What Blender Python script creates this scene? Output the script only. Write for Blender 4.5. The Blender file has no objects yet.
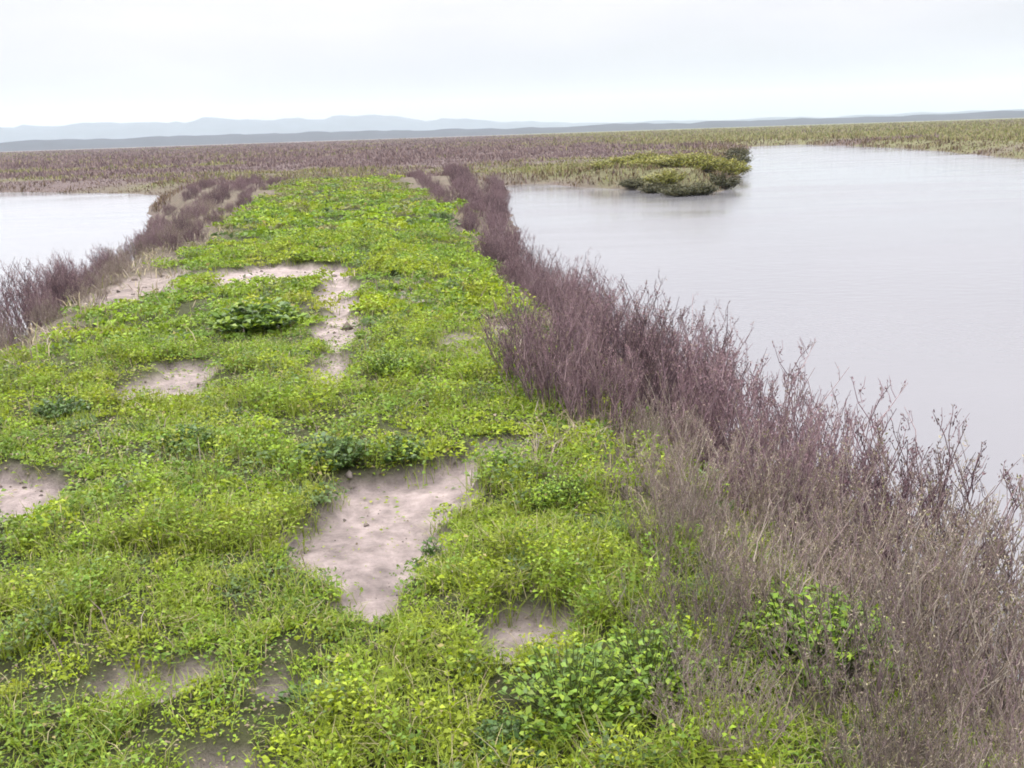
import bpy, math, random
import numpy as np
from mathutils import Matrix, Vector

rng = np.random.default_rng(11)
random.seed(11)
scene = bpy.context.scene
COL = scene.collection

# ------------------------------------------------------------------ camera
F = 963.0
CZ = 1.72
PITCH = math.radians(14.6)
ROLL = math.radians(1.9)
CAM = np.array([0.0, 0.0, CZ])
fwd = np.array([0, math.cos(PITCH), -math.sin(PITCH)])
up0 = np.array([0, math.sin(PITCH), math.cos(PITCH)])
rt0 = np.array([1.0, 0, 0])
RT = rt0 * math.cos(ROLL) - up0 * math.sin(ROLL)
UP = up0 * math.cos(ROLL) + rt0 * math.sin(ROLL)
cam_d = bpy.data.cameras.new('camera')
cam = bpy.data.objects.new('camera', cam_d)
COL.objects.link(cam)
cam_d.sensor_width = 36.0
cam_d.lens = 36.0 * F / 1024.0
cam_d.clip_start = 0.05
cam_d.clip_end = 20000
cam.matrix_world = Matrix(((RT[0], UP[0], -fwd[0], 0), (RT[1], UP[1], -fwd[1], 0),
                           (RT[2], UP[2], -fwd[2], CZ), (0, 0, 0, 1)))
scene.camera = cam

# ------------------------------------------------------------------ light
SUN_EL, SUN_AZ = math.radians(50), math.radians(-35)     # azimuth from +Y towards +X
EXPOSURE = 0.75
world = bpy.data.worlds.new('World')
scene.world = world
world.use_nodes = True
wt = world.node_tree
wt.nodes.clear()
def wn(kind, **kw):
    n = wt.nodes.new(kind)
    for k, v in kw.items():
        setattr(n, k, v)
    return n
w_out = wn('ShaderNodeOutputWorld')
w_bg = wn('ShaderNodeBackground')
w_bg.inputs['Strength'].default_value = 0.1
sky = wn('ShaderNodeTexSky', sky_type='NISHITA', sun_disc=False, sun_elevation=SUN_EL, sun_rotation=SUN_AZ)
w_co = wn('ShaderNodeTexCoord')
w_sep = wn('ShaderNodeSeparateXYZ')
wt.links.new(w_co.outputs['Generated'], w_sep.inputs[0])
w_el = wn('ShaderNodeMapRange')                           # overcast: brighter overhead than at the horizon
w_el.inputs['From Min'].default_value = 0.0
w_el.inputs['From Max'].default_value = 0.75
wt.links.new(w_sep.outputs['Z'], w_el.inputs['Value'])
w_grad = wn('ShaderNodeValToRGB')
w_grad.color_ramp.elements[0].position = 0.0
w_grad.color_ramp.elements[0].color = (0.066, 0.078, 0.090, 1)
e = w_grad.color_ramp.elements.new(0.14); e.color = (0.150, 0.147, 0.156, 1)
e = w_grad.color_ramp.elements.new(0.42); e.color = (0.19, 0.193, 0.206, 1)
w_grad.color_ramp.elements[-1].position = 1.0
w_grad.color_ramp.elements[-1].color = (0.98, 0.98, 0.985, 1)
wt.links.new(w_el.outputs[0], w_grad.inputs[0])
w_map = wn('ShaderNodeMapping')
w_map.inputs['Scale'].default_value = (1.6, 1.6, 7.0)
wt.links.new(w_co.outputs['Generated'], w_map.inputs[0])
w_no = wn('ShaderNodeTexNoise')
w_no.inputs['Scale'].default_value = 1.7
w_no.inputs['Detail'].default_value = 6
wt.links.new(w_map.outputs[0], w_no.inputs['Vector'])
w_cl = wn('ShaderNodeMapRange')
w_cl.inputs['From Min'].default_value = 0.3
w_cl.inputs['From Max'].default_value = 0.7
w_cl.inputs['To Min'].default_value = 28.5
w_cl.inputs['To Max'].default_value = 36.5
wt.links.new(w_no.outputs['Fac'], w_cl.inputs['Value'])
w_mul = wn('ShaderNodeVectorMath', operation='SCALE')
wt.links.new(w_grad.outputs[0], w_mul.inputs[0])
wt.links.new(w_cl.outputs[0], w_mul.inputs['Scale'])
w_cov = wn('ShaderNodeMapRange')
w_cov.inputs['From Min'].default_value = 0.35
w_cov.inputs['From Max'].default_value = 0.6
w_cov.inputs['To Min'].default_value = 0.88
w_cov.inputs['To Max'].default_value = 0.97
wt.links.new(w_no.outputs['Fac'], w_cov.inputs['Value'])
w_mix = wn('ShaderNodeMix', data_type='RGBA')
wt.links.new(w_cov.outputs[0], w_mix.inputs[0])
wt.links.new(sky.outputs[0], w_mix.inputs[6])
wt.links.new(w_mul.outputs[0], w_mix.inputs[7])
wt.links.new(w_mix.outputs[2], w_bg.inputs['Color'])
wt.links.new(w_bg.outputs[0], w_out.inputs['Surface'])

sun_d = bpy.data.lights.new('sun', 'SUN')
sun_d.energy = 1.5
sun_d.angle = math.radians(11)
sun_d.color = (1.0, 0.965, 0.90)
sun = bpy.data.objects.new('sun', sun_d)
COL.objects.link(sun)
sv = Vector((math.sin(SUN_AZ) * math.cos(SUN_EL), math.cos(SUN_AZ) * math.cos(SUN_EL), math.sin(SUN_EL)))
sun.rotation_euler = sv.to_track_quat('Z', 'Y').to_euler()

scene.view_settings.view_transform = 'Standard'
scene.view_settings.look = 'None'
scene.view_settings.gamma = 1.0
scene.view_settings.use_curve_mapping = False
scene.view_settings.exposure = EXPOSURE
scene.render.engine = 'CYCLES'
scene.cycles.filter_width = 1.8
scene.cycles.max_bounces = 6
scene.cycles.transparent_max_bounces = 8
scene.cycles.volume_bounces = 1

# ------------------------------------------------------------------ numeric helpers
def at(px, py, z=0.0):
    px = np.asarray(px, float); py = np.asarray(py, float)
    d = fwd + RT * ((px - 512) / F)[..., None] + UP * ((384 - py) / F)[..., None]
    k = (z - CZ) / d[..., 2]
    return CAM + d * k[..., None]

def smooth(a, b, x):
    u = np.clip((x - a) / (b - a), 0, 1)
    return u * u * (3 - 2 * u)

def _hash(i, j, seed):
    n = (i.astype(np.int64) * 374761393 + j.astype(np.int64) * 668265263 + seed * 1442695041) & 0xffffffff
    n = ((n ^ (n >> 13)) * 1274126177) & 0xffffffff
    n = (n ^ (n >> 16)) & 0xffffffff
    return n / 4294967295.0

def vnoise(x, y, seed=0):
    i = np.floor(x); j = np.floor(y)
    fx = x - i; fy = y - j
    fx = fx * fx * fx * (fx * (fx * 6 - 15) + 10); fy = fy * fy * fy * (fy * (fy * 6 - 15) + 10)
    a = _hash(i, j, seed); b = _hash(i + 1, j, seed); c = _hash(i, j + 1, seed); d = _hash(i + 1, j + 1, seed)
    return (a + (b - a) * fx) * (1 - fy) + (c + (d - c) * fx) * fy

def fbm(x, y, scale, octaves=4, seed=0):
    s = 0; amp = 0.5; tot = 0
    c, q = math.cos(0.6), math.sin(0.6)
    x = x / scale; y = y / scale
    for o in range(octaves):
        s = s + amp * (vnoise(x, y, seed + o * 17) * 2 - 1); tot += amp
        x, y = (x * c - y * q) * 2.03 + 5.3, (x * q + y * c) * 2.03 - 3.1
        amp *= 0.5
    return s / tot

def sdf(P, x, y):
    d = np.full(x.shape, 1e18); inside = np.zeros(x.shape, bool)
    n = len(P)
    for k in range(n):
        ax, ay = P[k]; bx, by = P[(k + 1) % n]
        ex, ey = bx - ax, by - ay
        wx, wy = x - ax, y - ay
        u = np.clip((wx * ex + wy * ey) / (ex * ex + ey * ey), 0, 1)
        d = np.minimum(d, (wx - ex * u) ** 2 + (wy - ey * u) ** 2)
        c = (ay > y) != (by > y)
        with np.errstate(divide='ignore', invalid='ignore'):
            c &= x < ex * (y - ay) / (ey if ey else 1e-9) + ax
        inside ^= c
    return np.where(inside, -1, 1) * np.sqrt(d)

# ------------------------------------------------------------------ layout of the place
WZ = -0.9
A9 = math.radians(9.0)
def st(x, y): return -x * math.sin(A9) + y * math.cos(A9), x * math.cos(A9) + y * math.sin(A9)
def xy(s, t): return t * math.cos(A9) - s * math.sin(A9), t * math.sin(A9) + s * math.cos(A9)

def pix_poly(pts, z):
    a = at([p[0] for p in pts], [p[1] for p in pts], z)
    return [(q[0], q[1]) for q in a]

RIGHT = [xy(-40, 3.0), xy(2, 2.95), xy(5, 2.9), xy(9, 3.05), xy(14, 3.0), xy(19, 3.2), xy(24, 4.0), xy(31, 5.0), xy(39, 6.2)]
RIGHT += pix_poly([(504, 186), (540, 184), (575, 187), (620, 189), (655, 191), (690, 194), (725, 192), (738, 184), (741, 170), (743, 156), (748, 147),
                   (790, 144.5), (850, 146), (910, 149), (970, 154), (1024, 160)], WZ)
RIGHT += [(46, 46), (70, 28), (95, 0), (95, -40)]
LEFT = [xy(-40, -4.6), xy(4, -4.7), xy(8, -4.5), xy(14, -4.75), xy(20, -4.9), xy(27, -5.5), xy(36, -7.0), xy(44, -8.6)]
LEFT += pix_poly([(166, 196), (120, 194), (60, 193), (0, 193), (-150, 197)], WZ)
LEFT += [(-70, 50), (-110, 20), (-110, -40)]

def shore_dist(x, y):
    w = 0.16 * fbm(x, y, 1.1, 3, 5) + 0.010 * np.hypot(x, y) * fbm(x, y, 5.0, 3, 9)
    return np.minimum(sdf(RIGHT, x, y), sdf(LEFT, x, y)) + w

PATCH = [  # bare earth, traced where it lies on the crown
    (1.0, [(285, 545), (310, 505), (345, 478), (405, 468), (452, 455), (474, 470), (458, 510), (437, 545), (412, 580), (388, 614), (350, 606), (335, 572), (300, 562)]),
    (1.0, [(-60, 455), (55, 468), (66, 490), (42, 512), (-60, 525)]),
    (0.9, [(322, 262), (352, 262), (364, 330), (352, 380), (322, 388), (312, 330)]),
    (0.9, [(200, 276), (258, 260), (330, 262), (328, 280), (250, 284), (208, 287)]),
    (0.85, [(112, 388), (168, 358), (228, 356), (216, 380), (160, 400)]),
    (0.8, [(500, 608), (560, 603), (577, 640), (532, 657), (488, 650)]),
    (0.65, [(262, 682), (330, 664), (368, 680), (342, 706), (278, 702)]),
    (0.6, [(98, 682), (150, 650), (204, 655), (192, 680), (120, 696)]),
    (0.6, [(184, 748), (262, 734), (284, 768), (195, 780)]),
    (0.5, [(425, 330), (500, 318), (505, 350), (450, 362)]),
    (0.45, [(385, 282), (430, 272), (440, 300), (400, 305)]),
    (0.75, [(540, 345), (590, 332), (655, 336), (645, 356), (570, 366)]),
    (0.6, [(480, 440), (525, 425), (535, 455), (490, 480)]),
    (0.6, [(60, 300), (130, 275), (200, 262), (190, 285), (110, 310)]),
]
PATCH = [(w, pix_poly(p, 0.0)) for w, p in PATCH]

def dirt(x, y):
    m = np.zeros(x.shape)
    near = np.hypot(x, y) < 22
    if near.any():
        xx, yy = x[near], y[near]
        nz = 0.16 * fbm(xx, yy, 0.32, 6, 31)
        mm = np.zeros(xx.shape)
        for w, p in PATCH:
            k = 1 + 0.06 * (p[0][1] - 3)
            mm = np.maximum(mm, w * smooth(0.05 * k, -0.06 * k, sdf(p, xx, yy) + nz * max(0.6, k)))
        m[near] = mm
    return m

def ground_z(x, y):
    s, t = st(x, y)
    r = np.hypot(x, y)
    d = shore_dist(x, y)
    far = smooth(40, 58, s)
    top = -0.42 * far * smooth(500, 45, r) - 0.1 * smooth(45, 500, r)
    top = top + 0.05 * fbm(x, y, 1.3, 4, 1) * (1 - far) + 0.14 * fbm(x, y, 4.0, 3, 2) * far
    top = top + 0.022 * fbm(x, y, 0.22, 3, 3) * smooth(30, 10, r)
    top = top + 0.45 * smooth(40, 70, x + 0.2 * y) * smooth(90, 40, r - 30)
    dm = dirt(x, y)
    top = top - 0.10 * dm
    z = WZ + (top - WZ) * smooth(-0.15, 1.75 + 2.5 * far, d)
    return np.where(d < 0, np.minimum(z, WZ + np.maximum(d * 0.35, -0.6)), z)

def crown_cover(x, y):
    """share of the ground that the green weeds hide"""
    s, t = st(x, y)
    wob = (0.35 + .03 * np.clip(s, 0, 45)) * fbm(x, y, 1.2 + .5 * smooth(15, 40, s) , 3, 41)
    tr = np.interp(s, [0, 3, 6, 10, 18, 30, 40], [1.25, 1.3, 1.35, 1.7, 2.1, 2.3, 2.2]) + wob
    tl = np.interp(s, [0, 6, 10, 18, 30, 40], [-3.2, -3.0, -2.75, -2.6, -2.9, -2.7]) + wob
    g = smooth(0.25, -0.35, t - tr) * smooth(-0.25, 0.35, t - tl) * smooth(52, 40, s + 5 * fbm(x, y, 4, 3, 43))
    return g * (1 - smooth(20, 46, s) * .75 * smooth(.25, -.2, fbm(x * 1.0, y * .45, 2.2, 4, 47)))

# ------------------------------------------------------------------ mesh helpers
def mesh_np(name, V, Q, colors=None, smooth_shade=False):
    """V (n,3); Q (m,k) faces all of k corners"""
    me = bpy.data.meshes.new(name)
    V = np.ascontiguousarray(V, dtype=np.float32); Q = np.ascontiguousarray(Q, dtype=np.int32)
    k = Q.shape[1]
    me.vertices.add(len(V)); me.vertices.foreach_set('co', V.ravel())
    me.loops.add(Q.size); me.loops.foreach_set('vertex_index', Q.ravel())
    me.polygons.add(len(Q)); me.polygons.foreach_set('loop_start', np.arange(0, Q.size, k, dtype=np.int32))
    if smooth_shade:
        me.polygons.foreach_set('use_smooth', np.ones(len(Q), bool))
    if colors is not None:
        a = me.color_attributes.new('tint', 'FLOAT_COLOR', 'POINT')
        c = np.ones((len(V), 4), np.float32); c[:, :3] = colors
        a.data.foreach_set('color', c.ravel())
    me.update(calc_edges=True)
    return me

def obj(name, me, mat, parent=None):
    o = bpy.data.objects.new(name, me)
    COL.objects.link(o)
    if mat is not None and not me.materials:
        me.materials.append(mat)
    if parent is not None:
        o.parent = parent
    return o

def tag(o, label=None, cat=None, group=None, kind=None):
    for k, v in (('label', label), ('category', cat), ('group', group), ('kind', kind)):
        if v: o[k] = v
    return o

def empty(name, loc, rz=0, scale=(1, 1, 1)):
    o = bpy.data.objects.new(name, None)
    o.empty_display_size = 0.1
    COL.objects.link(o)
    o.location = loc; o.rotation_euler = (0, 0, rz); o.scale = scale
    return o

def unit(v): return v / np.maximum(np.linalg.norm(v, axis=-1, keepdims=True), 1e-9)

def leaves(P, D, N, L, W, fold=0.25):
    """folded diamond leaves: root P, direction D, face normal N, length L, width W"""
    n = len(P)
    D = unit(D); S = unit(np.cross(D, N)); N = unit(np.cross(S, D))
    L = np.broadcast_to(L, n)[:, None]; W = np.broadcast_to(W, n)[:, None]
    V = np.empty((n, 4, 3))
    V[:, 0] = P
    mid = P + D * L * 0.5 + N * W * fold
    V[:, 1] = mid - S * W * 0.5
    V[:, 2] = P + D * L - N * L * 0.12
    V[:, 3] = mid + S * W * 0.5
    Q = np.arange(n * 4).reshape(n, 4)
    return V.reshape(-1, 3), Q

def blades(P, D, L, W, droop):
    """grass blades: three rows of two vertices, bending over"""
    n = len(P)
    D = unit(D)
    H = D.copy(); H[:, 2] = 0; H = unit(H)
    S = np.stack([-H[:, 1], H[:, 0], np.zeros(n)], 1)
    L = np.broadcast_to(L, n)[:, None]; W = np.broadcast_to(W, n)[:, None]; droop = np.broadcast_to(droop, n)[:, None]
    p1 = P + D * L * 0.55
    D2 = unit(D + H * droop - np.array([0, 0, 1.0]) * droop * 0.7)
    p2 = p1 + D2 * L * 0.45
    V = np.empty((n, 6, 3))
    V[:, 0] = P - S * W * .5; V[:, 1] = P + S * W * .5
    V[:, 2] = p1 - S * W * .42; V[:, 3] = p1 + S * W * .42
    V[:, 4] = p2 - S * W * .08; V[:, 5] = p2 + S * W * .08
    b = np.arange(n)[:, None] * 6
    Q = np.concatenate([b + [0, 1, 3, 2], b + [2, 3, 5, 4]], 1).reshape(-1, 4)
    return V.reshape(-1, 3), Q

def tubes(A, B, ra, rb, bend=None):
    """three-sided tapered twigs from A to B with an optional mid offset"""
    n = len(A)
    D = unit(B - A)
    ref = np.where(np.abs(D[:, 2:3]) > 0.9, np.array([[1.0, 0, 0]]), np.array([[0, 0, 1.0]]))
    S = unit(np.cross(D, ref)); T = np.cross(S, D)
    M = (A + B) / 2 + (0 if bend is None else bend)
    V = np.empty((n, 9, 3))
    ra = np.broadcast_to(ra, n)[:, None]; rb = np.broadcast_to(rb, n)[:, None]
    for k in range(3):
        u = S * math.cos(k * 2.0944) + T * math.sin(k * 2.0944)
        V[:, k] = A + u * ra; V[:, 3 + k] = M + u * (ra + rb) * .5; V[:, 6 + k] = B + u * rb
    b = np.arange(n)[:, None] * 9
    f = []
    for r in (0, 3):
        for k in range(3):
            f.append(b + [r + k, r + (k + 1) % 3, r + 3 + (k + 1) % 3, r + 3 + k])
    return V.reshape(-1, 3), np.concatenate(f, 1).reshape(-1, 4)

class Bag:
    def __init__(s): s.V, s.Q, s.C, s.n = [], [], [], 0
    def add(s, VQ, color):
        V, Q = VQ
        c = np.asarray(color, float)
        if c.ndim == 1: c = np.broadcast_to(c, (len(V), 3))
        elif len(c) != len(V): c = np.repeat(c, len(V) // len(c), axis=0)
        s.V.append(V); s.Q.append(Q + s.n); s.C.append(c); s.n += len(V)
    def mesh(s, name): return mesh_np(name, np.concatenate(s.V), np.concatenate(s.Q), np.concatenate(s.C))

# ------------------------------------------------------------------ materials
def mat_new(name):
    m = bpy.data.materials.new(name); m.use_nodes = True
    nt = m.node_tree
    return m, nt, nt.nodes['Principled BSDF'], nt.nodes['Material Output']

def tint_mat(name, rough=0.6, translucent=0.3, vary=0.25, spec=0.3):
    m, nt, b, out = mat_new(name)
    a = nt.nodes.new('ShaderNodeAttribute'); a.attribute_name = 'tint'
    oi = nt.nodes.new('ShaderNodeObjectInfo')
    mr = nt.nodes.new('ShaderNodeMapRange')
    mr.inputs['To Min'].default_value = 1 - vary; mr.inputs['To Max'].default_value = 1 + vary
    nt.links.new(oi.outputs['Random'], mr.inputs['Value'])
    mu = nt.nodes.new('ShaderNodeVectorMath'); mu.operation = 'SCALE'
    nt.links.new(a.outputs['Color'], mu.inputs[0]); nt.links.new(mr.outputs[0], mu.inputs['Scale'])
    nt.links.new(mu.outputs[0], b.inputs['Base Color'])
    b.inputs['Roughness'].default_value = rough
    b.inputs['Specular IOR Level'].default_value = spec
    if translucent:
        tr = nt.nodes.new('ShaderNodeBsdfTranslucent')
        nt.links.new(mu.outputs[0], tr.inputs['Color'])
        mx = nt.nodes.new('ShaderNodeMixShader'); mx.inputs[0].default_value = translucent
        nt.links.new(b.outputs[0], mx.inputs[1]); nt.links.new(tr.outputs[0], mx.inputs[2])
        nt.links.new(mx.outputs[0], out.inputs['Surface'])
    return m

M_weed = tint_mat('weed_leaf', 0.55, 0.35, 0.0)
M_leaf = tint_mat('broad_leaf', 0.5, 0.3, 0.15)
M_twig = tint_mat('twig_bark', 0.85, 0.0, 0.3, 0.15)
M_seed = tint_mat('dry_seed', 0.85, 0.25, 0.3, 0.15)
M_dry = tint_mat('dry_straw', 0.8, 0.25, 0.0, 0.2)

def ground_mat():
    m, nt, b, out = mat_new('earth')
    a = nt.nodes.new('ShaderNodeAttribute'); a.attribute_name = 'tint'
    co = nt.nodes.new('ShaderNodeTexCoord')
    n1 = nt.nodes.new('ShaderNodeTexNoise'); n1.inputs['Scale'].default_value = 9; n1.inputs['Detail'].default_value = 8; n1.inputs['Roughness'].default_value = .65
    nt.links.new(co.outputs['Object'], n1.inputs['Vector'])
    mr = nt.nodes.new('ShaderNodeMapRange')
    mr.inputs['From Min'].default_value = .3; mr.inputs['From Max'].default_value = .7
    mr.inputs['To Min'].default_value = .62; mr.inputs['To Max'].default_value = 1.36
    nt.links.new(n1.outputs['Fac'], mr.inputs['Value'])
    mu = nt.nodes.new('ShaderNodeVectorMath'); mu.operation = 'SCALE'
    nt.links.new(a.outputs['Color'], mu.inputs[0]); nt.links.new(mr.outputs[0], mu.inputs['Scale'])
    nt.links.new(mu.outputs[0], b.inputs['Base Color'])
    n2 = nt.nodes.new('ShaderNodeTexNoise'); n2.inputs['Scale'].default_value = 34; n2.inputs['Detail'].default_value = 9; n2.inputs['Roughness'].default_value = .7
    nt.links.new(co.outputs['Object'], n2.inputs['Vector'])
    bp = nt.nodes.new('ShaderNodeBump'); bp.inputs['Strength'].default_value = 1.0; bp.inputs['Distance'].default_value = .05
    nt.links.new(n2.outputs['Fac'], bp.inputs['Height'])
    nt.links.new(bp.outputs[0], b.inputs['Normal'])
    b.inputs['Roughness'].default_value = .95; b.inputs['Specular IOR Level'].default_value = .15
    return m

def water_mat(name, base, rough):
    m, nt, b, out = mat_new(name)
    co = nt.nodes.new('ShaderNodeTexCoord')
    mp = nt.nodes.new('ShaderNodeMapping'); mp.inputs['Scale'].default_value = (1, 1.6, 1); mp.inputs['Rotation'].default_value = (0, 0, .5)
    nt.links.new(co.outputs['Object'], mp.inputs[0])
    n = nt.nodes.new('ShaderNodeTexNoise'); n.inputs['Scale'].default_value = 3.5; n.inputs['Detail'].default_value = 4
    nt.links.new(mp.outputs[0], n.inputs['Vector'])
    bp = nt.nodes.new('ShaderNodeBump'); bp.inputs['Strength'].default_value = .12; bp.inputs['Distance'].default_value = .05
    nt.links.new(n.outputs['Fac'], bp.inputs['Height']); nt.links.new(bp.outputs[0], b.inputs['Normal'])
    n3 = nt.nodes.new('ShaderNodeTexNoise'); n3.inputs['Scale'].default_value = .12; n3.inputs['Detail'].default_value = 3
    nt.links.new(co.outputs['Object'], n3.inputs['Vector'])
    mx = nt.nodes.new('ShaderNodeMix'); mx.data_type = 'RGBA'
    mx.inputs[6].default_value = (*[c * .93 for c in base], 1); mx.inputs[7].default_value = (*[c * 1.07 for c in base], 1)
    nt.links.new(n3.outputs['Fac'], mx.inputs[0]); nt.links.new(mx.outputs[2], b.inputs['Base Color'])
    n4 = nt.nodes.new('ShaderNodeTexNoise'); n4.inputs['Scale'].default_value = .22; n4.inputs['Detail'].default_value = 5
    mp4 = nt.nodes.new('ShaderNodeMapping'); mp4.inputs['Scale'].default_value = (.35, 1.3, 1)
    nt.links.new(co.outputs['Object'], mp4.inputs[0]); nt.links.new(mp4.outputs[0], n4.inputs['Vector'])
    rr = nt.nodes.new('ShaderNodeMapRange'); rr.inputs['From Min'].default_value = .4; rr.inputs['From Max'].default_value = .62
    rr.inputs['To Min'].default_value = rough * .6; rr.inputs['To Max'].default_value = rough * 1.9
    nt.links.new(n4.outputs['Fac'], rr.inputs['Value']); nt.links.new(rr.outputs[0], b.inputs['Roughness'])
    b.inputs['IOR'].default_value = 1.333
    return m

# ------------------------------------------------------------------ ground sheet
def angles():
    a = np.concatenate([np.linspace(-180, -48, 60, endpoint=False), np.linspace(-48, 42, 440, endpoint=False), np.linspace(42, 180, 62, endpoint=False)])
    return np.radians(a)
AN = angles()
RR = np.concatenate([np.geomspace(0.5, 45, 500, endpoint=False), np.geomspace(45, 3200, 110)])
R2, A2 = np.meshgrid(RR, AN, indexing='ij')
GX, GY = R2 * np.sin(A2), R2 * np.cos(A2)
gx, gy = GX.ravel(), GY.ravel()
gz = ground_z(gx, gy)
nr, na = len(RR), len(AN)
ii, jj = np.meshgrid(np.arange(nr - 1), np.arange(na), indexing='ij')
j2 = (jj + 1) % na
GQ = np.stack([ii * na + jj, ii * na + j2, (ii + 1) * na + j2, (ii + 1) * na + jj], -1).reshape(-1, 4)[:, ::-1]

def ground_color(x, y):
    s, t = st(x, y)
    d = shore_dist(x, y)
    g = crown_cover(x, y)
    dm = dirt(x, y)
    r = np.hypot(x, y)
    mud = np.array([.105, .082, .07]); shaded_soil = np.array([.055, .058, .024]); bare = np.array([.325, .264, .252])  # olive soil, darkened to paint shade into the gaps beneath the weeds
    litter = np.array([.115, .092, .070]); marsh = np.array([.105, .078, .076]); grassy = np.array([.115, .11, .055])
    n = fbm(x, y, .5, 4, 77)[:, None] + .8 * fbm(x, y, .07, 3, 78)[:, None] * smooth(12, 5, r)[:, None]
    c = np.broadcast_to(litter, (len(x), 3)) * (1 + .25 * n)
    c = c + (shaded_soil * (1 + .3 * n) - c) * g[:, None]
    f = smooth(40, 54, s + np.clip(t - 4, 0, 20) * 1.2 + np.clip(-t - 5, 0, 20))[:, None]
    fm = fbm(x * .3, y, 12, 5, 55)
    fm = fm + .6 * smooth(1, 5, x) * smooth(12, 9, x) * smooth(66, 58, y)
    mc = marsh + (grassy - marsh) * smooth(-.05, .35, fm + .5 * smooth(0, 50, x) - .22 * smooth(14, -12, x))[:, None]
    c = c + (mc - c) * f
    c = c + (mud - c) * (smooth(.7, 0.1, d) * .8)[:, None]
    bt = bare * (1 + .26 * fbm(x, y, .25, 5, 61)[:, None] + .22 * (fbm(x, y, .06, 3, 62) * smooth(9, 4, r))[:, None] + np.array([0, .0, -.0]))
    c = c + (bt - c) * np.clip(dm * 1.1, 0, 1)[:, None]
    return c
me = mesh_np('ground', np.stack([gx, gy, gz], 1), GQ, ground_color(gx, gy), True)
# close the little hole under the camera
tag(obj('ground', me, ground_mat()), kind='structure', label='earth levee and marsh flat between the two ponds')
def disc_patch():
    a = AN[::8]
    V = np.stack([.52 * np.sin(a), .52 * np.cos(a), np.zeros(len(a))], 1)
    V[:, 2] = ground_z(V[:, 0], V[:, 1]) - .004
    c = np.array([[0, 0, float(ground_z(np.zeros(1), np.zeros(1))[0]) - .004]])
    V = np.concatenate([V, c]); n = len(a)
    Q = np.stack([np.arange(n), (np.arange(n) + 1) % n, np.full(n, n)], 1)[:, ::-1]
    return mesh_np('bank', V, Q, ground_color(V[:, 0], V[:, 1]))
tag(obj('path', disc_patch(), bpy.data.materials['earth']), kind='structure')

def water_sheet(name, poly, mat):
    """one level sheet; its rim runs on under the rising banks"""
    P = np.array(poly); c = P.mean(0)
    n = len(P)
    nxt = np.roll(P, -1, 0) - P; prv = P - np.roll(P, 1, 0)
    area = 0.5 * np.sum(P[:, 0] * np.roll(P[:, 1], -1) - np.roll(P[:, 0], -1) * P[:, 1])
    sg = 1 if area > 0 else -1
    nn = unit(np.stack([nxt[:, 1], -nxt[:, 0]], 1)) + unit(np.stack([prv[:, 1], -prv[:, 0]], 1))
    P2 = P + unit(nn) * sg * np.clip(np.hypot(P[:, 0], P[:, 1]) * .02, .4, 1.0)[:, None]
    me = bpy.data.meshes.new(name)
    me.from_pydata([(p[0], p[1], WZ) for p in P2], [], [list(range(n)) if sg > 0 else list(range(n))[::-1]])
    return tag(obj(name, me, mat), kind='structure')
water_sheet('water', RIGHT, water_mat('pond_water', (.142, .136, .147), .10))
water_sheet('water', LEFT, water_mat('pond_water_pale', (.205, .20, .212), .10))

# ------------------------------------------------------------------ far hills and air
def hills(name, dist, depth, prof, color, seed):
    az = np.radians(np.linspace(-75, 75, 320))
    dep = np.linspace(0, 1, 14)
    D, A = np.meshgrid(dep, az, indexing='ij')
    h = np.interp(np.degrees(A), prof[0], prof[1]) * (1 + .09 * fbm(np.degrees(A), A * 0 + seed, 6, 5, seed))
    h = h * np.sin(np.clip(D * 1.0, 0, 1) * math.pi) ** .8 * (1 + .25 * fbm(np.degrees(A) * 2, D * 9, 3, 4, seed + 3))
    R = dist + depth * D
    V = np.stack([R * np.sin(A), R * np.cos(A), h - 3], -1).reshape(-1, 3)
    n0, n1 = D.shape
    i, j = np.meshgrid(np.arange(n0 - 1), np.arange(n1 - 1), indexing='ij')
    Q = np.stack([i * n1 + j, i * n1 + j + 1, (i + 1) * n1 + j + 1, (i + 1) * n1 + j], -1).reshape(-1, 4)[:, ::-1]
    m, nt, b, out = mat_new(name + '_slope')
    no = nt.nodes.new('ShaderNodeTexNoise'); no.inputs['Scale'].default_value = .02; no.inputs['Detail'].default_value = 5
    co = nt.nodes.new('ShaderNodeTexCoord'); nt.links.new(co.outputs['Object'], no.inputs['Vector'])
    mx = nt.nodes.new('ShaderNodeMix'); mx.data_type = 'RGBA'
    mx.inputs[6].default_value = (*[c * .7 for c in color], 1); mx.inputs[7].default_value = (*[c * 1.3 for c in color], 1)
    nt.links.new(no.outputs['Fac'], mx.inputs[0]); nt.links.new(mx.outputs[2], b.inputs['Base Color'])
    b.inputs['Roughness'].default_value = 1; b.inputs['Specular IOR Level'].default_value = 0
    return tag(obj(name, mesh_np(name, V, Q, None, True), m), kind='structure')
hills('hills', 1300, 300, ([-75, -30, -20, -6, 0, 10, 30, 75], [12, 14, 15, 14, 12, 11, 11, 11]), (.035, .04, .05), 3)
hills('mountains', 2750, 480, ([-75, -30, -22, -14, -8, -3, 4, 12, 75], [45, 54, 62, 70, 66, 48, 28, 22, 24]), (.045, .06, .075), 8)

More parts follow.
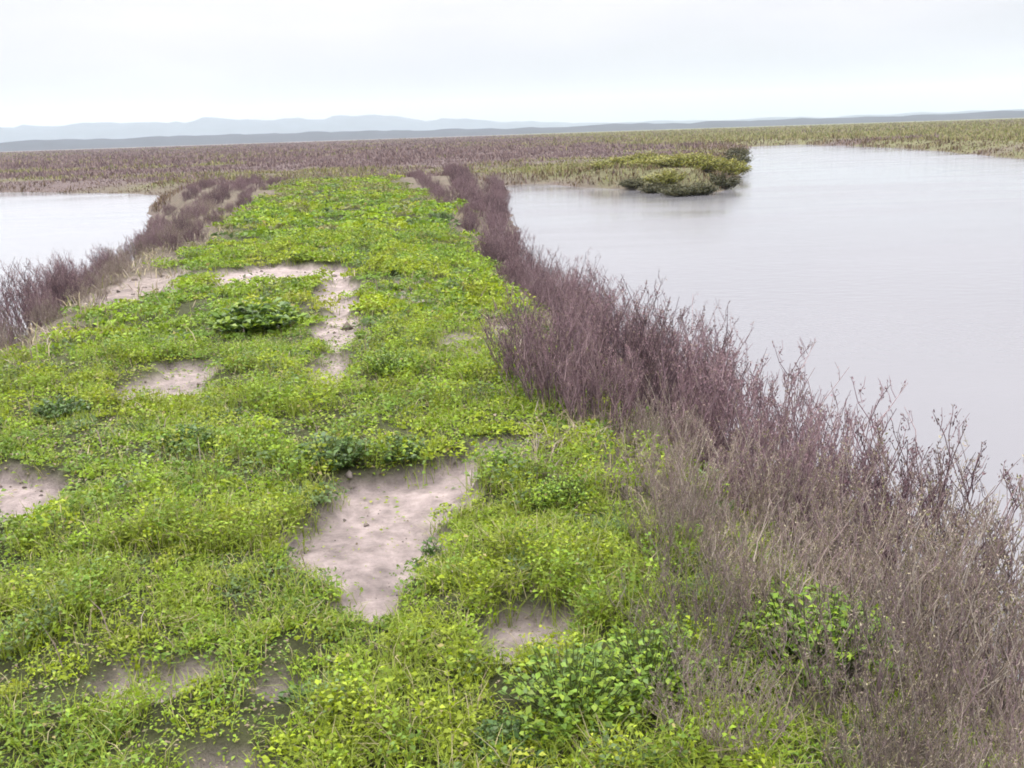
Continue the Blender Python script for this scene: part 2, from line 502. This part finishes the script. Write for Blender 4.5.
HAZE = 0.5 / 3000
def haze_box():
    me = bpy.data.meshes.new('haze')
    s, z0, z1 = 3400, -4.5, 112
    v = [(x, y, z) for z in (z0, z1) for y in (-s, s) for x in (-s, s)]
    me.from_pydata(v, [], [(0, 2, 3, 1), (4, 5, 7, 6), (0, 1, 5, 4), (2, 6, 7, 3), (1, 3, 7, 5), (0, 4, 6, 2)])
    m = bpy.data.materials.new('air'); m.use_nodes = True
    nt = m.node_tree; nt.nodes.clear()
    o = nt.nodes.new('ShaderNodeOutputMaterial'); v = nt.nodes.new('ShaderNodeVolumePrincipled')
    v.inputs['Color'].default_value = (.86, .93, 1.0, 1); v.inputs['Density'].default_value = HAZE
    v.inputs['Anisotropy'].default_value = 0.2
    nt.links.new(v.outputs[0], o.inputs['Volume'])
    return tag(obj('haze', me, m), kind='stuff')
haze_box()

# ------------------------------------------------------------------ green ground cover
PAL = np.array([[.235, .29, .015], [.185, .27, .016], [.125, .205, .024], [.105, .155, .05], [.255, .28, .024]])
def weed_color(x, y, n):
    """species patches: yellow-green, fresh green, cooler green"""
    a = fbm(x, y, .8, 4, 91); b = fbm(x, y, .35, 3, 95)
    w = np.stack([smooth(-.1, .4, a) + .15, .75 + 0 * a, smooth(.05, -.4, a) + .12, smooth(.15, .5, b) * .8 + .06, smooth(.2, .5, a) * .3 + .01], 1)
    w = np.cumsum(w / w.sum(1, keepdims=True), 1)
    k = (rng.random(n)[:, None] > w).sum(1).clip(0, 4)
    return PAL[k]

def scatter(rmin, rmax, n, amin=-46, amax=40):
    r = np.sqrt(rng.random(n) * (rmax ** 2 - rmin ** 2) + rmin ** 2)
    a = np.radians(rng.uniform(amin, amax, n))
    return r * np.sin(a), r * np.cos(a)

def weed_zone(bag, gbag, rmin, rmax, per_m2, rad, hgt, nl, ll, nb, lb):
    area = math.radians(86) * (rmax ** 2 - rmin ** 2) / 2
    x, y = scatter(rmin, rmax, int(area * per_m2))
    g = crown_cover(x, y)
    s, t = st(x, y)
    d = shore_dist(x, y)
    g = np.maximum(g, .42 * smooth(2.7, 1.6, t) * smooth(.4, 1.0, d) * (s < 9))
    g = g * np.clip(1.15 - 1.6 * dirt(x, y), 0, 1) * smooth(-.62, -.3, fbm(x, y, .42, 4, 101) + .25 * fbm(x, y, 2.0, 2, 102))
    keep = (rng.random(len(x)) < g) & (d > .35)
    x, y, g = x[keep], y[keep], g[keep]
    n = len(x)
    tall = smooth(-.25, .45, fbm(x, y, .45, 3, 111))
    R = rad * rng.uniform(.55, 1.35, n); H = hgt * (.2 + 1.25 * tall) * rng.uniform(.6, 1.3, n)
    cc = weed_color(x, y, n) * rng.uniform(.75, 1.2, n)[:, None]
    fs = st(x, y)[0]; ol = (rng.random(n) < smooth(12, 40, fs) * .55)
    cc[ol] = np.array([.165, .165, .055]) * rng.uniform(.7, 1.15, ol.sum())[:, None]
    z = ground_z(x, y)
    # domes of leaves
    m = rng.poisson(nl, n)
    idx = np.repeat(np.arange(n), m); k = len(idx)
    q = np.sqrt(rng.random(k)); ph = rng.uniform(0, 6.283, k)
    dx, dy = q * np.cos(ph), q * np.sin(ph)
    px, py = x[idx] + dx * R[idx], y[idx] + dy * R[idx]
    hh = H[idx] * np.sqrt(np.clip(1 - q ** 2, 0, 1)) * rng.uniform(.35, 1.0, k) + .008
    P = np.stack([px, py, z[idx] + hh], 1)
    N = unit(np.stack([dx * .9, dy * .9, np.full(k, .75)], 1) + rng.normal(0, .38, (k, 3)))
    D = np.cross(N, rng.normal(0, 1, (k, 3))); D[:, 2] = np.abs(D[:, 2]) * .6
    L = ll * rng.uniform(.55, 1.5, k)
    col = cc[idx] * rng.uniform(.72, 1.28, k)[:, None]
    yel = rng.random(k) < .02
    col[yel] = np.array([.30, .25, .09]) * rng.uniform(.6, 1.2, yel.sum())[:, None]
    bag.add(leaves(P, D, N, L, L * rng.uniform(.42, .68, k)), col)
    # grass among them
    m = rng.poisson(nb, n); idx = np.repeat(np.arange(n), m); k = len(idx)
    q = np.sqrt(rng.random(k)) * 1.1; ph = rng.uniform(0, 6.283, k)
    px, py = x[idx] + q * np.cos(ph) * R[idx], y[idx] + q * np.sin(ph) * R[idx]
    P = np.stack([px, py, ground_z(px, py) - .005], 1)
    D = np.stack([rng.normal(0, .38, k), rng.normal(0, .38, k), np.ones(k)], 1)
    col = np.array([.19, .24, .022]) * rng.uniform(.6, 1.25, k)[:, None] * np.array([1, 1, 1])
    dry = rng.random(k) < .12
    col[dry] = np.array([.34, .29, .16]) * rng.uniform(.6, 1.2, dry.sum())[:, None]
    L = (lb + H[idx] * .6) * rng.uniform(.5, 1.3, k)
    gbag.add(blades(P, D, L, np.maximum(.0038, ll * .15), rng.uniform(.2, 1.1, k)), col)

wb, gb = Bag(), Bag()
def mat_leaves(bag, rmin, rmax, per_m2, ll):
    x, y = scatter(rmin, rmax, int(math.radians(86) * (rmax ** 2 - rmin ** 2) / 2 * per_m2))
    g = crown_cover(x, y) * (1 - .93 * dirt(x, y)) * smooth(-.6, 0, fbm(x, y, .18, 3, 161))
    k = rng.random(len(x)) < g; x, y = x[k], y[k]; n = len(x)
    P = np.stack([x, y, ground_z(x, y) + rng.uniform(.002, .02, n)], 1)
    N = np.array([0, 0, 1.0]) + rng.normal(0, .35, (n, 3))
    az = rng.uniform(0, 6.283, n)
    D = np.stack([np.cos(az), np.sin(az), rng.uniform(.05, .5, n)], 1)
    L = ll * rng.uniform(.5, 1.4, n)
    c = weed_color(x, y, n) * rng.uniform(.6, 1.15, n)[:, None]
    dead = rng.random(n) < .16
    c[dead] = np.array([.20, .155, .10]) * rng.uniform(.5, 1.4, dead.sum())[:, None]
    bag.add(leaves(P, D, N, L, L * rng.uniform(.35, .65, n)), c)
mat_leaves(wb, 1.2, 4.5, 4500, .015)
mat_leaves(wb, 4.5, 10, 2600, .026)
weed_zone(wb, gb, 1.2, 4.5, 120, .085, .115, 68, .0175, 46, .06)
weed_zone(wb, gb, 4.5, 9, 68, .11, .125, 52, .026, 28, .075)
weed_zone(wb, gb, 9, 18, 30, .17, .13, 52, .045, 12, .09)
weed_zone(wb, gb, 18, 54, 8, .30, .12, 45, .09, 5, .12)
tag(obj('ground_cover', wb.mesh('ground_cover'), M_weed), 'low bright green weeds carpeting the levee top', 'weeds', kind='stuff')
tag(obj('grass', gb.mesh('grass'), M_weed), 'short green and straw grass blades among the weeds on the levee', 'grass', kind='stuff')

# ------------------------------------------------------------------ straw between weeds and shrubs
def straw():
    b = Bag()
    x, y = scatter(1.3, 30, 480000)
    s, t = st(x, y); g = crown_cover(x, y); d = shore_dist(x, y); r = np.hypot(x, y)
    w = smooth(.0, .5, g) * smooth(1, .35, g) + .5 * smooth(.5, 0, g) * (t > 0) + .4 * smooth(.5, 0, g) * (t < 0) + .03
    w = w + 2.5 * np.exp(-((s - 8.1) / .7) ** 2 - ((t - 1.85) / .45) ** 2) + .8 * np.exp(-((s - 5.0) / .5) ** 2 - ((t - 1.15) / .35) ** 2)
    w = w * smooth(.25, .8, d) * np.clip(8 / (r + 2), .12, 1) * (1 - .8 * (dirt(x, y) > .7)) * smooth(-.35, .25, fbm(x, y, .6, 3, 131))
    k = rng.random(len(x)) < w * .85
    x, y, r = x[k], y[k], r[k]; n = len(x)
    P = np.stack([x, y, ground_z(x, y) - .005], 1)
    D = np.stack([rng.normal(0, .6, n), rng.normal(0, .6, n), rng.uniform(.25, 1.1, n)], 1)
    pal = np.array([[.30, .25, .16], [.22, .175, .115], [.16, .12, .105], [.27, .225, .19], [.16, .17, .05]])
    c = pal[rng.integers(0, 5, n)] * rng.uniform(.65, 1.2, n)[:, None]
    b.add(blades(P, D, rng.uniform(.06, .26, n), np.clip(.0012 * r, .003, .012), rng.uniform(.1, 1.3, n)), c)
    return b.mesh('dry_grass')
tag(obj('dry_grass', straw(), M_dry), 'straw coloured dead grass along both edges of the green levee top', 'dry grass', kind='stuff')

# ------------------------------------------------------------------ twiggy shrubs
def shrub_meshes(seed, stems, height, spread, cols, seedcol, thick=1.0, seeds=5, lean=.35):
    """upright wiry stems that fork twice, with small dry seed heads along the twigs"""
    g = np.random.default_rng(seed)
    n = stems
    q = np.sqrt(g.random(n)); ph = g.uniform(0, 6.283, n)
    A = np.stack([q * np.cos(ph) * spread * .55, q * np.sin(ph) * spread * .55, np.full(n, -.05)], 1)
    h = height * (1.05 - .45 * q ** 2) * g.uniform(.6, 1.1, n)
    out = np.stack([np.cos(ph) * q, np.sin(ph) * q, np.zeros(n)], 1) * spread * lean
    B = A + out + np.stack([g.normal(0, .06, n), g.normal(0, .06, n), h], 1)
    tw = Bag(); pal = np.array(cols)
    tw.add(tubes(A, B, .0042 * thick, .0016 * thick, g.normal(0, .018, (n, 3))), np.repeat(pal[g.integers(0, len(pal), n)] * g.uniform(.7, 1.2, n)[:, None], 9, 0))
    tips = []
    src = [(A, B, h)]
    for lev, (cnt, fr) in enumerate(((5, .42), (3, .4))):
        a, b, hh = src[-1]
        m = len(a)
        idx = np.repeat(np.arange(m), cnt); k = len(idx)
        u = g.uniform(.25, .97, k)[:, None]
        p = a[idx] + (b[idx] - a[idx]) * u
        le = hh[idx] * fr * g.uniform(.5, 1.15, k)
        az = g.uniform(0, 6.283, k)
        dr = unit(np.stack([np.cos(az) * .42, np.sin(az) * .42, g.uniform(.7, 1.5, k)], 1))
        e_ = p + dr * le[:, None]
        r0 = (.0024, .0016)[lev] * thick
        tw.add(tubes(p, e_, r0, r0 * .5, g.normal(0, .008, (k, 3))), np.repeat(pal[g.integers(0, len(pal), k)] * g.uniform(.7, 1.25, k)[:, None], 9, 0))
        src.append((p, e_, le))
        tips.append((p, e_))
    sd = Bag()
    p, e_ = tips[1]
    idx = np.repeat(np.arange(len(p)), seeds); k = len(idx)
    u = g.uniform(.05, .85, k)[:, None]
    P = p[idx] + (e_[idx] - p[idx]) * u + g.normal(0, .004, (k, 3))
    D = unit(e_[idx] - p[idx]) + g.normal(0, .5, (k, 3)); N = g.normal(0, 1, (k, 3))
    sp = np.array(seedcol)
    L = g.uniform(.008, .020, k) * thick ** .5
    sd.add(leaves(P, D, N, L, L * .38), sp[g.integers(0, len(sp), k)] * g.uniform(.65, 1.25, k)[:, None])
    return tw.mesh('stems'), sd.mesh('seed_heads')

PUR = [[.152, .098, .112], [.178, .116, .128], [.112, .076, .088], [.22, .158, .162]]
PURS = [[.205, .125, .142], [.155, .098, .116], [.245, .165, .172], [.18, .135, .11]]
GRY = [[.20, .155, .125], [.145, .115, .105], [.29, .245, .21], [.185, .130, .135]]
GRYS = [[.24, .19, .155], [.20, .145, .14], [.31, .27, .19], [.16, .15, .065]]
KIND = {
    'purple': [shrub_meshes(100 + i, 62, .78, .42, PUR, PURS, 1.1, 5) for i in range(4)],
    'grey': [shrub_meshes(200 + i, 62, .66, .46, GRY, GRYS, .85, 4, .55) for i in range(4)],
    'far': [shrub_meshes(300 + i, 40, .78, .5, PUR, PURS, 2.0, 3) for i in range(3)],
}
NAME = {'purple': 'purple_shrub', 'grey': 'dry_shrub', 'far': 'purple_shrub'}
_first = {}
def put_shrub(kind, x, y, size, wide, label, group, dz=0.0):
    v = random.randrange(len(KIND[kind]))
    z = float(ground_z(np.array([x]), np.array([y]))[0]) + dz
    rz = random.uniform(0, 6.28); sc = (size * wide, size * wide, size)
    r = tag(empty(NAME[kind], (x, y, z), rz, sc), label, 'shrub', group)
    a, b = KIND[kind][v]
    obj('stems', a, M_twig, r); obj('seed_heads', b, M_seed, r)
    return r

# near shrubs on the right bank: s along the levee, t across
near = [
    # kind, s, t, size, wide, label
    ('purple', 6.3, 1.75, 1.0, 1.25, 'dark purple twiggy shrub at the green edge, left end of the densest clump'),
    ('purple', 6.7, 2.35, 1.15, 1.3, 'tall dark purple twiggy shrub in the middle of the densest clump'),
    ('purple', 5.9, 2.75, 1.15, 1.2, 'dark purple twiggy shrub standing against the water at the densest clump'),
    ('purple', 5.4, 2.1, 1.0, 1.2, 'dark purple twiggy shrub in front of the densest clump, behind the grey shrubs'),
    ('purple', 5.0, 2.75, 1.15, 1.2, 'reddish purple wispy shrub with tips showing against the pond, right of the densest clump'),
    ('purple', 6.6, 1.25, .85, 1.2, 'dark purple shrub pushing furthest into the green weeds, left of the densest clump'),
    ('purple', 5.5, 1.4, .72, 1.2, 'purple brown shrub at the front left corner of the densest clump'),
    ('purple', 6.0, 1.25, .75, 1.2, 'dark purple shrub rooted in the weeds at the left flank of the densest clump'),
    ('purple', 7.2, 2.35, .85, 1.2, 'purple brown shrub behind the densest clump, next to the tan straw patch'),
    ('purple', 7.6, 2.75, 1.0, 1.2, 'purple brown shrub on the water edge behind the densest clump'),
    ('purple', 4.4, 2.85, 1.2, 1.15, 'pinkish purple wispy shrub at the right frame edge in front of the pond'),
    ('purple', 4.55, 2.2, .9, 1.1, 'faded purple shrub between the reddish wispy shrub and the grey dry shrubs'),
    ('grey', 5.1, 1.65, .6, 1.1, 'small tan dry shrub at the foot of the densest purple clump'),
    ('grey', 4.1, 1.95, .8, 1.15, 'tan grey dry shrub beside the bright green weeds, behind the nearest brown ones'),
    ('grey', 3.75, 2.45, 1.12, 1.2, 'pinkish grey dry shrub with fine upright twigs near the right frame edge'),
    ('grey', 3.3, 1.95, .85, 1.15, 'grey brown dry shrub in the middle of the lower right corner thicket'),
    ('grey', 3.1, 2.5, 1.12, 1.2, 'mauve grey dry shrub at the right frame edge under the pond corner'),
    ('grey', 3.5, 2.95, 1.3, 1.15, 'tall pale mauve shrub at the right frame edge, standing against the pond'),
    ('grey', 2.7, 2.0, .9, 1.15, 'brown dry shrub close to the camera at the right frame edge'),
    ('grey', 2.45, 1.5, .72, 1.1, 'low brown dry shrub over green weeds, close to the camera'),
    ('grey', 2.1, 1.75, .75, 1.1, 'brown dry shrub in the very bottom right corner of the view'),
    ('grey', 3.55, 1.25, .55, 1.1, 'short sparse dry shrub among the green weeds left of the thicket'),
    ('grey', 2.75, 1.05, .5, 1.2, 'thin olive dry shrub left of the fresh green weed inside the thicket'),
    ('grey', 3.1, 1.45, .62, 1.2, 'thin dry shrub just behind the fresh green weed inside the thicket'),
    ('grey', 4.15, 1.45, .62, 1.2, 'pale dry shrub at the border between bright weeds and grey thicket'),
    ('grey', 2.3, .95, .42, 1.2, 'low sparse dry shrub at the bottom edge, leftmost of the brown thicket'),
    ('grey', 1.75, 1.35, .5, 1.1, 'low dry shrub at the bottom edge below the fresh green weed'),
    ('grey', 2.0, 1.3, .5, 1.0, 'short dry shrub at the bottom edge between green weeds and thicket'),
]
for kind, s, t, size, wide, lab in near:
    x, y = xy(s, t)
    put_shrub(kind, x, y, size, wide, lab, 'shrubs on the near right bank')

def row(kind, s0, s1, step, tf, size, group, labels, wide=1.25):
    s = s0
    i = 0
    while s < s1:
        t = float(np.interp(s, tf[0], tf[1])) + random.uniform(-.22, .22)
        x, y = xy(s, t)
        if float(shore_dist(np.array([x]), np.array([y]))[0]) > .05:
            put_shrub(kind, x, y, size * random.uniform(.8, 1.15), wide * random.uniform(.9, 1.15), labels(s, i), group)
        i += 1
        s += step * random.uniform(.8, 1.2) * (1 + .02 * (s - s0))
row('purple', 8.3, 17, .62, ([8, 12, 17, 20], [2.75, 2.7, 2.75, 3.0]), .84, 'shrubs along the right water edge',
    lambda s, i: 'purple brown twiggy shrub in the right pond row beyond the straw patch')
row('purple', 9.3, 17, .8, ([8, 12, 17, 20], [2.25, 2.25, 2.35, 2.6]), .58, 'shrubs along the right green edge',
    lambda s, i: 'shorter mauve shrub between the green weeds and the right water edge row')
row('far', 17.5, 46, 1.0, ([17, 19, 24, 31, 39, 50], [2.7, 2.85, 3.6, 4.6, 5.8, 7.4]), .75, 'shrubs along the far right water edge',
    lambda s, i: 'distant purple grey shrub at the far left end of the right pond')
row('far', 19, 52, 1.0, ([19, 24, 31, 39, 52], [2.35, 2.5, 2.7, 2.8, 3.2]), .42, 'low scrub along the far right green edge',
    lambda s, i: 'low distant brown shrub fringing the right side of the far green end')
row('far', 24, 50, 1.1, ([24, 31, 39, 50], [3.1, 3.6, 4.3, 5.0]), .72, 'shrubs beside the far right green edge',
    lambda s, i: 'distant mauve shrub between the far green end and the right pond corner')
row('purple', 6.5, 17, .8, ([6, 8, 14, 20], [-4.3, -4.15, -4.35, -4.6]), .95, 'shrubs along the left water edge',
    lambda s, i: 'dark purple twiggy shrub on the left bank in front of the left pond')
row('purple', 7.0, 17, .9, ([6, 8, 14, 20], [-3.9, -3.75, -3.9, -4.1]), .62, 'shrubs on the left slope',
    lambda s, i: 'low mauve brown shrub in the second row of the left bank')
row('far', 17, 50, 1.1, ([17, 27, 36, 50], [-3.0, -3.1, -3.2, -3.2]), .36, 'low scrub along the far left green edge',
    lambda s, i: 'low distant brown shrub fringing the left side of the far green end')
row('far', 34, 52, 1.2, ([34, 52], [-5.4, -6.2]), .45, 'low scrub beside the left pond corner',
    lambda s, i: 'low distant shrub between the far green end and the left pond corner')
row('grey', 6.8, 32, 1.0, ([6, 8, 14, 20, 32], [-3.55, -3.4, -3.4, -3.5, -4.1]), .5, 'dry shrubs on the left slope',
    lambda s, i: 'low tan grey dry shrub between the left green edge and the dark left bank row')
row('far', 17.5, 33, 1.0, ([17, 20, 27, 36, 46], [-4.5, -4.65, -5.2, -6.0, -7.0]), .6, 'shrubs along the far left water edge',
    lambda s, i: 'distant dark purple shrub along the far end of the left pond')
row('far', 18, 48, 1.0, ([17, 27, 36, 48], [-3.6, -3.9, -4.2, -4.4]), .5, 'shrubs on the far left slope',
    lambda s, i: 'distant mauve shrub on the slope behind the tan strip left of the green')

# ------------------------------------------------------------------ broad-leaved weeds one can pick out
def weed_meshes(seed, n, spread, height, leaf, pal):
    g = np.random.default_rng(seed)
    st_, lf = Bag(), Bag(); pal = np.array(pal)
    q = np.sqrt(g.random(n)); ph = g.uniform(0, 6.283, n)
    A = np.stack([q * np.cos(ph) * spread * .35, q * np.sin(ph) * spread * .35, np.full(n, -.02)], 1)
    B = np.stack([q * np.cos(ph) * spread, q * np.sin(ph) * spread, height * (1.05 - .6 * q ** 2) * g.uniform(.6, 1.1, n)], 1)
    st_.add(tubes(A, B, .003, .0018, g.normal(0, .01, (n, 3))), np.array([.10, .13, .04]))
    idx = np.repeat(np.arange(n), 9); k = len(idx)
    u = g.uniform(.3, 1.0, k)[:, None]
    P = A[idx] + (B[idx] - A[idx]) * u
    az = g.uniform(0, 6.283, k)
    D = np.stack([np.cos(az), np.sin(az), g.uniform(-.15, .8, k)], 1)
    N = np.stack([g.normal(0, .35, k), g.normal(0, .35, k), np.ones(k)], 1)
    L = leaf * g.uniform(.55, 1.3, k)
    lf.add(leaves(P, D, N, L, L * g.uniform(.45, .65, k), .2), pal[g.integers(0, len(pal), k)] * g.uniform(.7, 1.25, k)[:, None])
    return st_.mesh('stalks'), lf.mesh('leaves')
DK = [[.045, .09, .02], [.06, .11, .02], [.08, .14, .025]]
BR = [[.15, .245, .02], [.20, .28, .02], [.11, .19, .025]]
big = weed_meshes(1, 130, .45, .28, .085, DK + BR + BR)
dark = [weed_meshes(2 + i, 80, .22, .14, .036, DK) for i in range(2)]
bright = [weed_meshes(7 + i, 150, .26, .20, .028, BR) for i in range(2)]
sprig = weed_meshes(12, 9, .07, .07, .03, DK)
def put_weed(ms, px, py, size, label, name='broadleaf_weed'):
    p = at(float(px), float(py), 0.0)
    z = float(ground_z(np.array([p[0]]), np.array([p[1]]))[0])
    r = tag(empty(name, (p[0], p[1], z), random.uniform(0, 6.28), (size,) * 3), label, 'weed')
    obj('stalks', ms[0], M_leaf, r); obj('leaves', ms[1], M_leaf, r)
put_weed(big, 258, 330, 1.0, 'largest leafy green weed, beside the bare strip in mid distance')
put_weed(dark[0], 440, 222, 1.5, 'dark weed tuft near the far right green edge')
put_weed(dark[0], 332, 462, 1.1, 'dark green weed standing for shade at the upper left rim of the big bare patch')  # dark leaves also paint the shade of the hollow above the patch
put_weed(dark[1], 402, 455, .8, 'small dark weed standing for shade on the upper rim of the big bare patch')  # its dark leaf colour adds to that painted shade along the rim
put_weed(dark[1], 186, 446, .85, 'dark round weed tuft alone in the yellow green carpet')
put_weed(dark[0], 62, 412, .9, 'dark weed tuft at the left frame edge above the left bare patch')
put_weed(bright[0], 575, 720, .95, 'tall fresh green weed at the bottom edge in the middle')
put_weed(dark[0], 515, 755, .62, 'dark green weed at the bottom edge, left of the tall fresh one')
put_weed(bright[1], 815, 640, 1.15, 'fresh green weed growing inside the brown dry shrubs')
put_weed(bright[0], 650, 690, .9, 'fresh green weed at the left border of the brown thicket')
put_weed(bright[1], 560, 505, .7, 'light green weed right of the big bare patch')
put_weed(bright[0], 390, 375, .9, 'light green weed mound below the bare strip')
put_weed(sprig, 432, 532, 1.0, 'tiny dark sprig on the right half of the big bare patch', 'weed_sprig')
put_weed(sprig, 418, 545, .7, 'tiniest dark sprig low on the big bare patch', 'weed_sprig')
put_weed(sprig, 300, 690, 1.2, 'dark sprig on the small bare patch near the bottom', 'weed_sprig')

# ------------------------------------------------------------------ marsh beyond the levee and the far banks
def marsh():
    b = Bag()
    n = 460000
    r = np.exp(rng.uniform(math.log(36), math.log(800), n)); a = np.radians(rng.uniform(-44, 40, n))
    x, y = r * np.sin(a), r * np.cos(a)
    d = shore_dist(x, y); s, t = st(x, y)
    k = (d > .15) & (rng.random(n) < smooth(42, 50, s + np.clip(t - 4, 0, 20) * 1.2 + np.clip(-t - 5, 0, 20) + 4 * fbm(x, y, 3, 2, 140)))
    x, y, r, d = x[k], y[k], r[k], d[k]; n = len(x)
    fm = fbm(x * .3, y, 12, 5, 55) + .5 * smooth(0, 50, x) - .22 * smooth(14, -12, x) + rng.normal(0, .09, n)
    fm = fm + .6 * smooth(1, 5, x) * smooth(12, 9, x) * smooth(66, 58, y)
    edge = smooth(np.maximum(4, .085 * r), .5, d)
    mauve = np.array([[.125, .085, .088], [.10, .066, .07], [.17, .12, .11]])[rng.integers(0, 3, n)]
    olive = np.array([[.15, .155, .045], [.115, .12, .045], [.20, .175, .075], [.15, .115, .07]])[rng.integers(0, 4, n)]
    brown = np.array([[.085, .058, .035], [.12, .082, .05]])[rng.integers(0, 2, n)]
    c = np.where((fm > .13)[:, None], olive, mauve)
    c = np.where((rng.random(n) < edge * .8)[:, None], brown, c) * rng.uniform(.8, 1.15, n)[:, None]
    lump = smooth(-.3, .5, fbm(x, y, 2.2, 3, 150))
    L = (.16 + .38 * lump) * rng.uniform(.5, 1.25, n) * np.clip(r / 90, .8, 1.5)
    P = np.stack([x, y, ground_z(x, y) - .03], 1)
    D = np.stack([rng.normal(0, .55, n), rng.normal(0, .55, n), np.ones(n)], 1)
    b.add(blades(P, D, L, .0009 * r * rng.uniform(.6, 1.3, n), rng.uniform(.1, 1.0, n)), c)
    return b.mesh('marsh_vegetation')
tag(obj('marsh_vegetation', marsh(), M_dry), 'mauve and olive marsh scrub covering the flats out to the horizon', 'marsh scrub', kind='stuff')

# bushes on the spit that reaches into the right pond
def bush_meshes(seed, pal):
    g = np.random.default_rng(seed)
    st_, lf = Bag(), Bag(); pal = np.array(pal)
    n = 46
    q = np.sqrt(g.random(n)); ph = g.uniform(0, 6.283, n)
    A = np.stack([q * np.cos(ph) * .25, q * np.sin(ph) * .25, np.full(n, -.05)], 1)
    B = np.stack([q * np.cos(ph) * .85, q * np.sin(ph) * .85, (1.0 - .55 * q ** 2) * g.uniform(.6, 1.1, n)], 1)
    st_.add(tubes(A, B, .02, .008, g.normal(0, .03, (n, 3))), np.array([.12, .09, .07]))
    idx = np.repeat(np.arange(n), 60); k = len(idx)
    P = A[idx] + (B[idx] - A[idx]) * g.uniform(.25, 1.05, k)[:, None] + g.normal(0, .07, (k, 3))
    D = g.normal(0, .7, (k, 3)) + np.array([0, 0, .5]); N = g.normal(0, .6, (k, 3)) + np.array([0, 0, .8])
    L = g.uniform(.06, .13, k)
    lf.add(leaves(P, D, N, L, L * .5), pal[g.integers(0, len(pal), k)] * g.uniform(.6, 1.3, k)[:, None])
    return st_.mesh('stems'), lf.mesh('leaves')
YB = bush_meshes(31, [[.22, .22, .035], [.17, .18, .03], [.26, .23, .06]])
DB = bush_meshes(32, [[.06, .06, .025], [.045, .05, .02], [.09, .08, .03]])
def put_bush(ms, px, py, size, flat, label):
    p = at(float(px), float(py), WZ + .1)
    z = float(ground_z(np.array([p[0]]), np.array([p[1]]))[0])
    r = tag(empty('marsh_bush', (p[0], p[1], max(z, WZ)), random.uniform(0, 6.28), (size, size, size * flat)), label, 'bush', 'bushes on the spit')
    obj('stems', ms[0], M_leaf, r); obj('leaves', ms[1], M_leaf, r)
put_bush(DB, 722, 187, 1.0, .62, 'dark olive bush at the right tip of the spit in the right pond')
put_bush(DB, 700, 192, .95, .5, 'low dark bush on the waterline just left of the spit tip')
put_bush(YB, 702, 184, 1.5, .5, 'yellow green bush spreading behind the dark tip bushes')
put_bush(YB, 668, 188, 1.2, .5, 'yellow green bush in the middle of the spit waterline')
put_bush(DB, 634, 187, 1.0, .4, 'low dark olive bush left of the yellow green bushes on the waterline')
put_bush(YB, 725, 176, 1.6, .5, 'olive bush on the back side of the spit tip')
put_bush(YB, 690, 174, 2.0, .36, 'wide pale olive bush in the middle of the spit')
put_bush(YB, 645, 172, 1.9, .36, 'low pale olive bush set back on the spit, left of the wide one')
put_bush(YB, 682, 183, 1.8, .3, 'low spreading yellow green bush filling the spit behind the waterline bushes')
put_bush(YB, 655, 181, 1.7, .3, 'low spreading bush on the spit, left of the spreading one in its middle')
put_bush(DB, 680, 193, 1.1, .42, 'dark low bush on the waterline under the middle of the spit')
put_bush(DB, 655, 190, 1.0, .4, 'dark low bush on the waterline, second from the left end')
put_bush(YB, 618, 180, 1.7, .3, 'leftmost low yellow green bush of the spit')
put_bush(DB, 736, 165, 1.5, .55, 'grey green bush at the inner corner between spit and far bank')
put_bush(DB, 738, 156, 1.6, .5, 'small dark bush furthest back along the right side of the spit')

# ------------------------------------------------------------------ small clods and stones on the bare earth
def clods():
    n0 = 60000
    x, y = scatter(1.5, 16, n0)
    k = rng.random(n0) < np.clip(dirt(x, y) + .04, 0, 1) * np.clip(5 / np.hypot(x, y), .2, 1) * smooth(-.3, .4, fbm(x, y, .4, 3, 171)) * .6
    x, y = x[k], y[k]; n = len(x)
    r = .005 * np.exp(rng.normal(0, .55, n)) * np.clip(np.hypot(x, y) / 4, .8, 3)
    base = np.array([[1, 0, 0], [-.5, .87, 0], [-.5, -.87, 0], [0, 0, .8], [.2, .1, -.6]])
    V = base[None] * r[:, None, None] * rng.uniform(.6, 1.4, (n, 5, 3))
    a = rng.uniform(0, 6.283, n); c, q = np.cos(a)[:, None], np.sin(a)[:, None]
    X = V[:, :, 0] * c - V[:, :, 1] * q + x[:, None]; Y = V[:, :, 0] * q + V[:, :, 1] * c + y[:, None]
    Z = V[:, :, 2] + (ground_z(x, y) + r * .2)[:, None]
    T = np.array([[0, 1, 3], [1, 2, 3], [2, 0, 3], [1, 0, 4], [2, 1, 4], [0, 2, 4]])
    Q = (np.arange(n)[:, None, None] * 5 + T[None]).reshape(-1, 3)
    pal = np.array([[.18, .145, .13], [.10, .08, .07], [.25, .21, .19], [.14, .11, .09]])
    col = np.repeat(pal[rng.integers(0, 4, n)] * rng.uniform(.7, 1.2, n)[:, None], 5, 0)
    return mesh_np('gravel', np.stack([X, Y, Z], -1).reshape(-1, 3), Q, col)
tag(obj('gravel', clods(), M_twig), 'small clods and grit lying on the bare earth patches', 'gravel', kind='stuff')
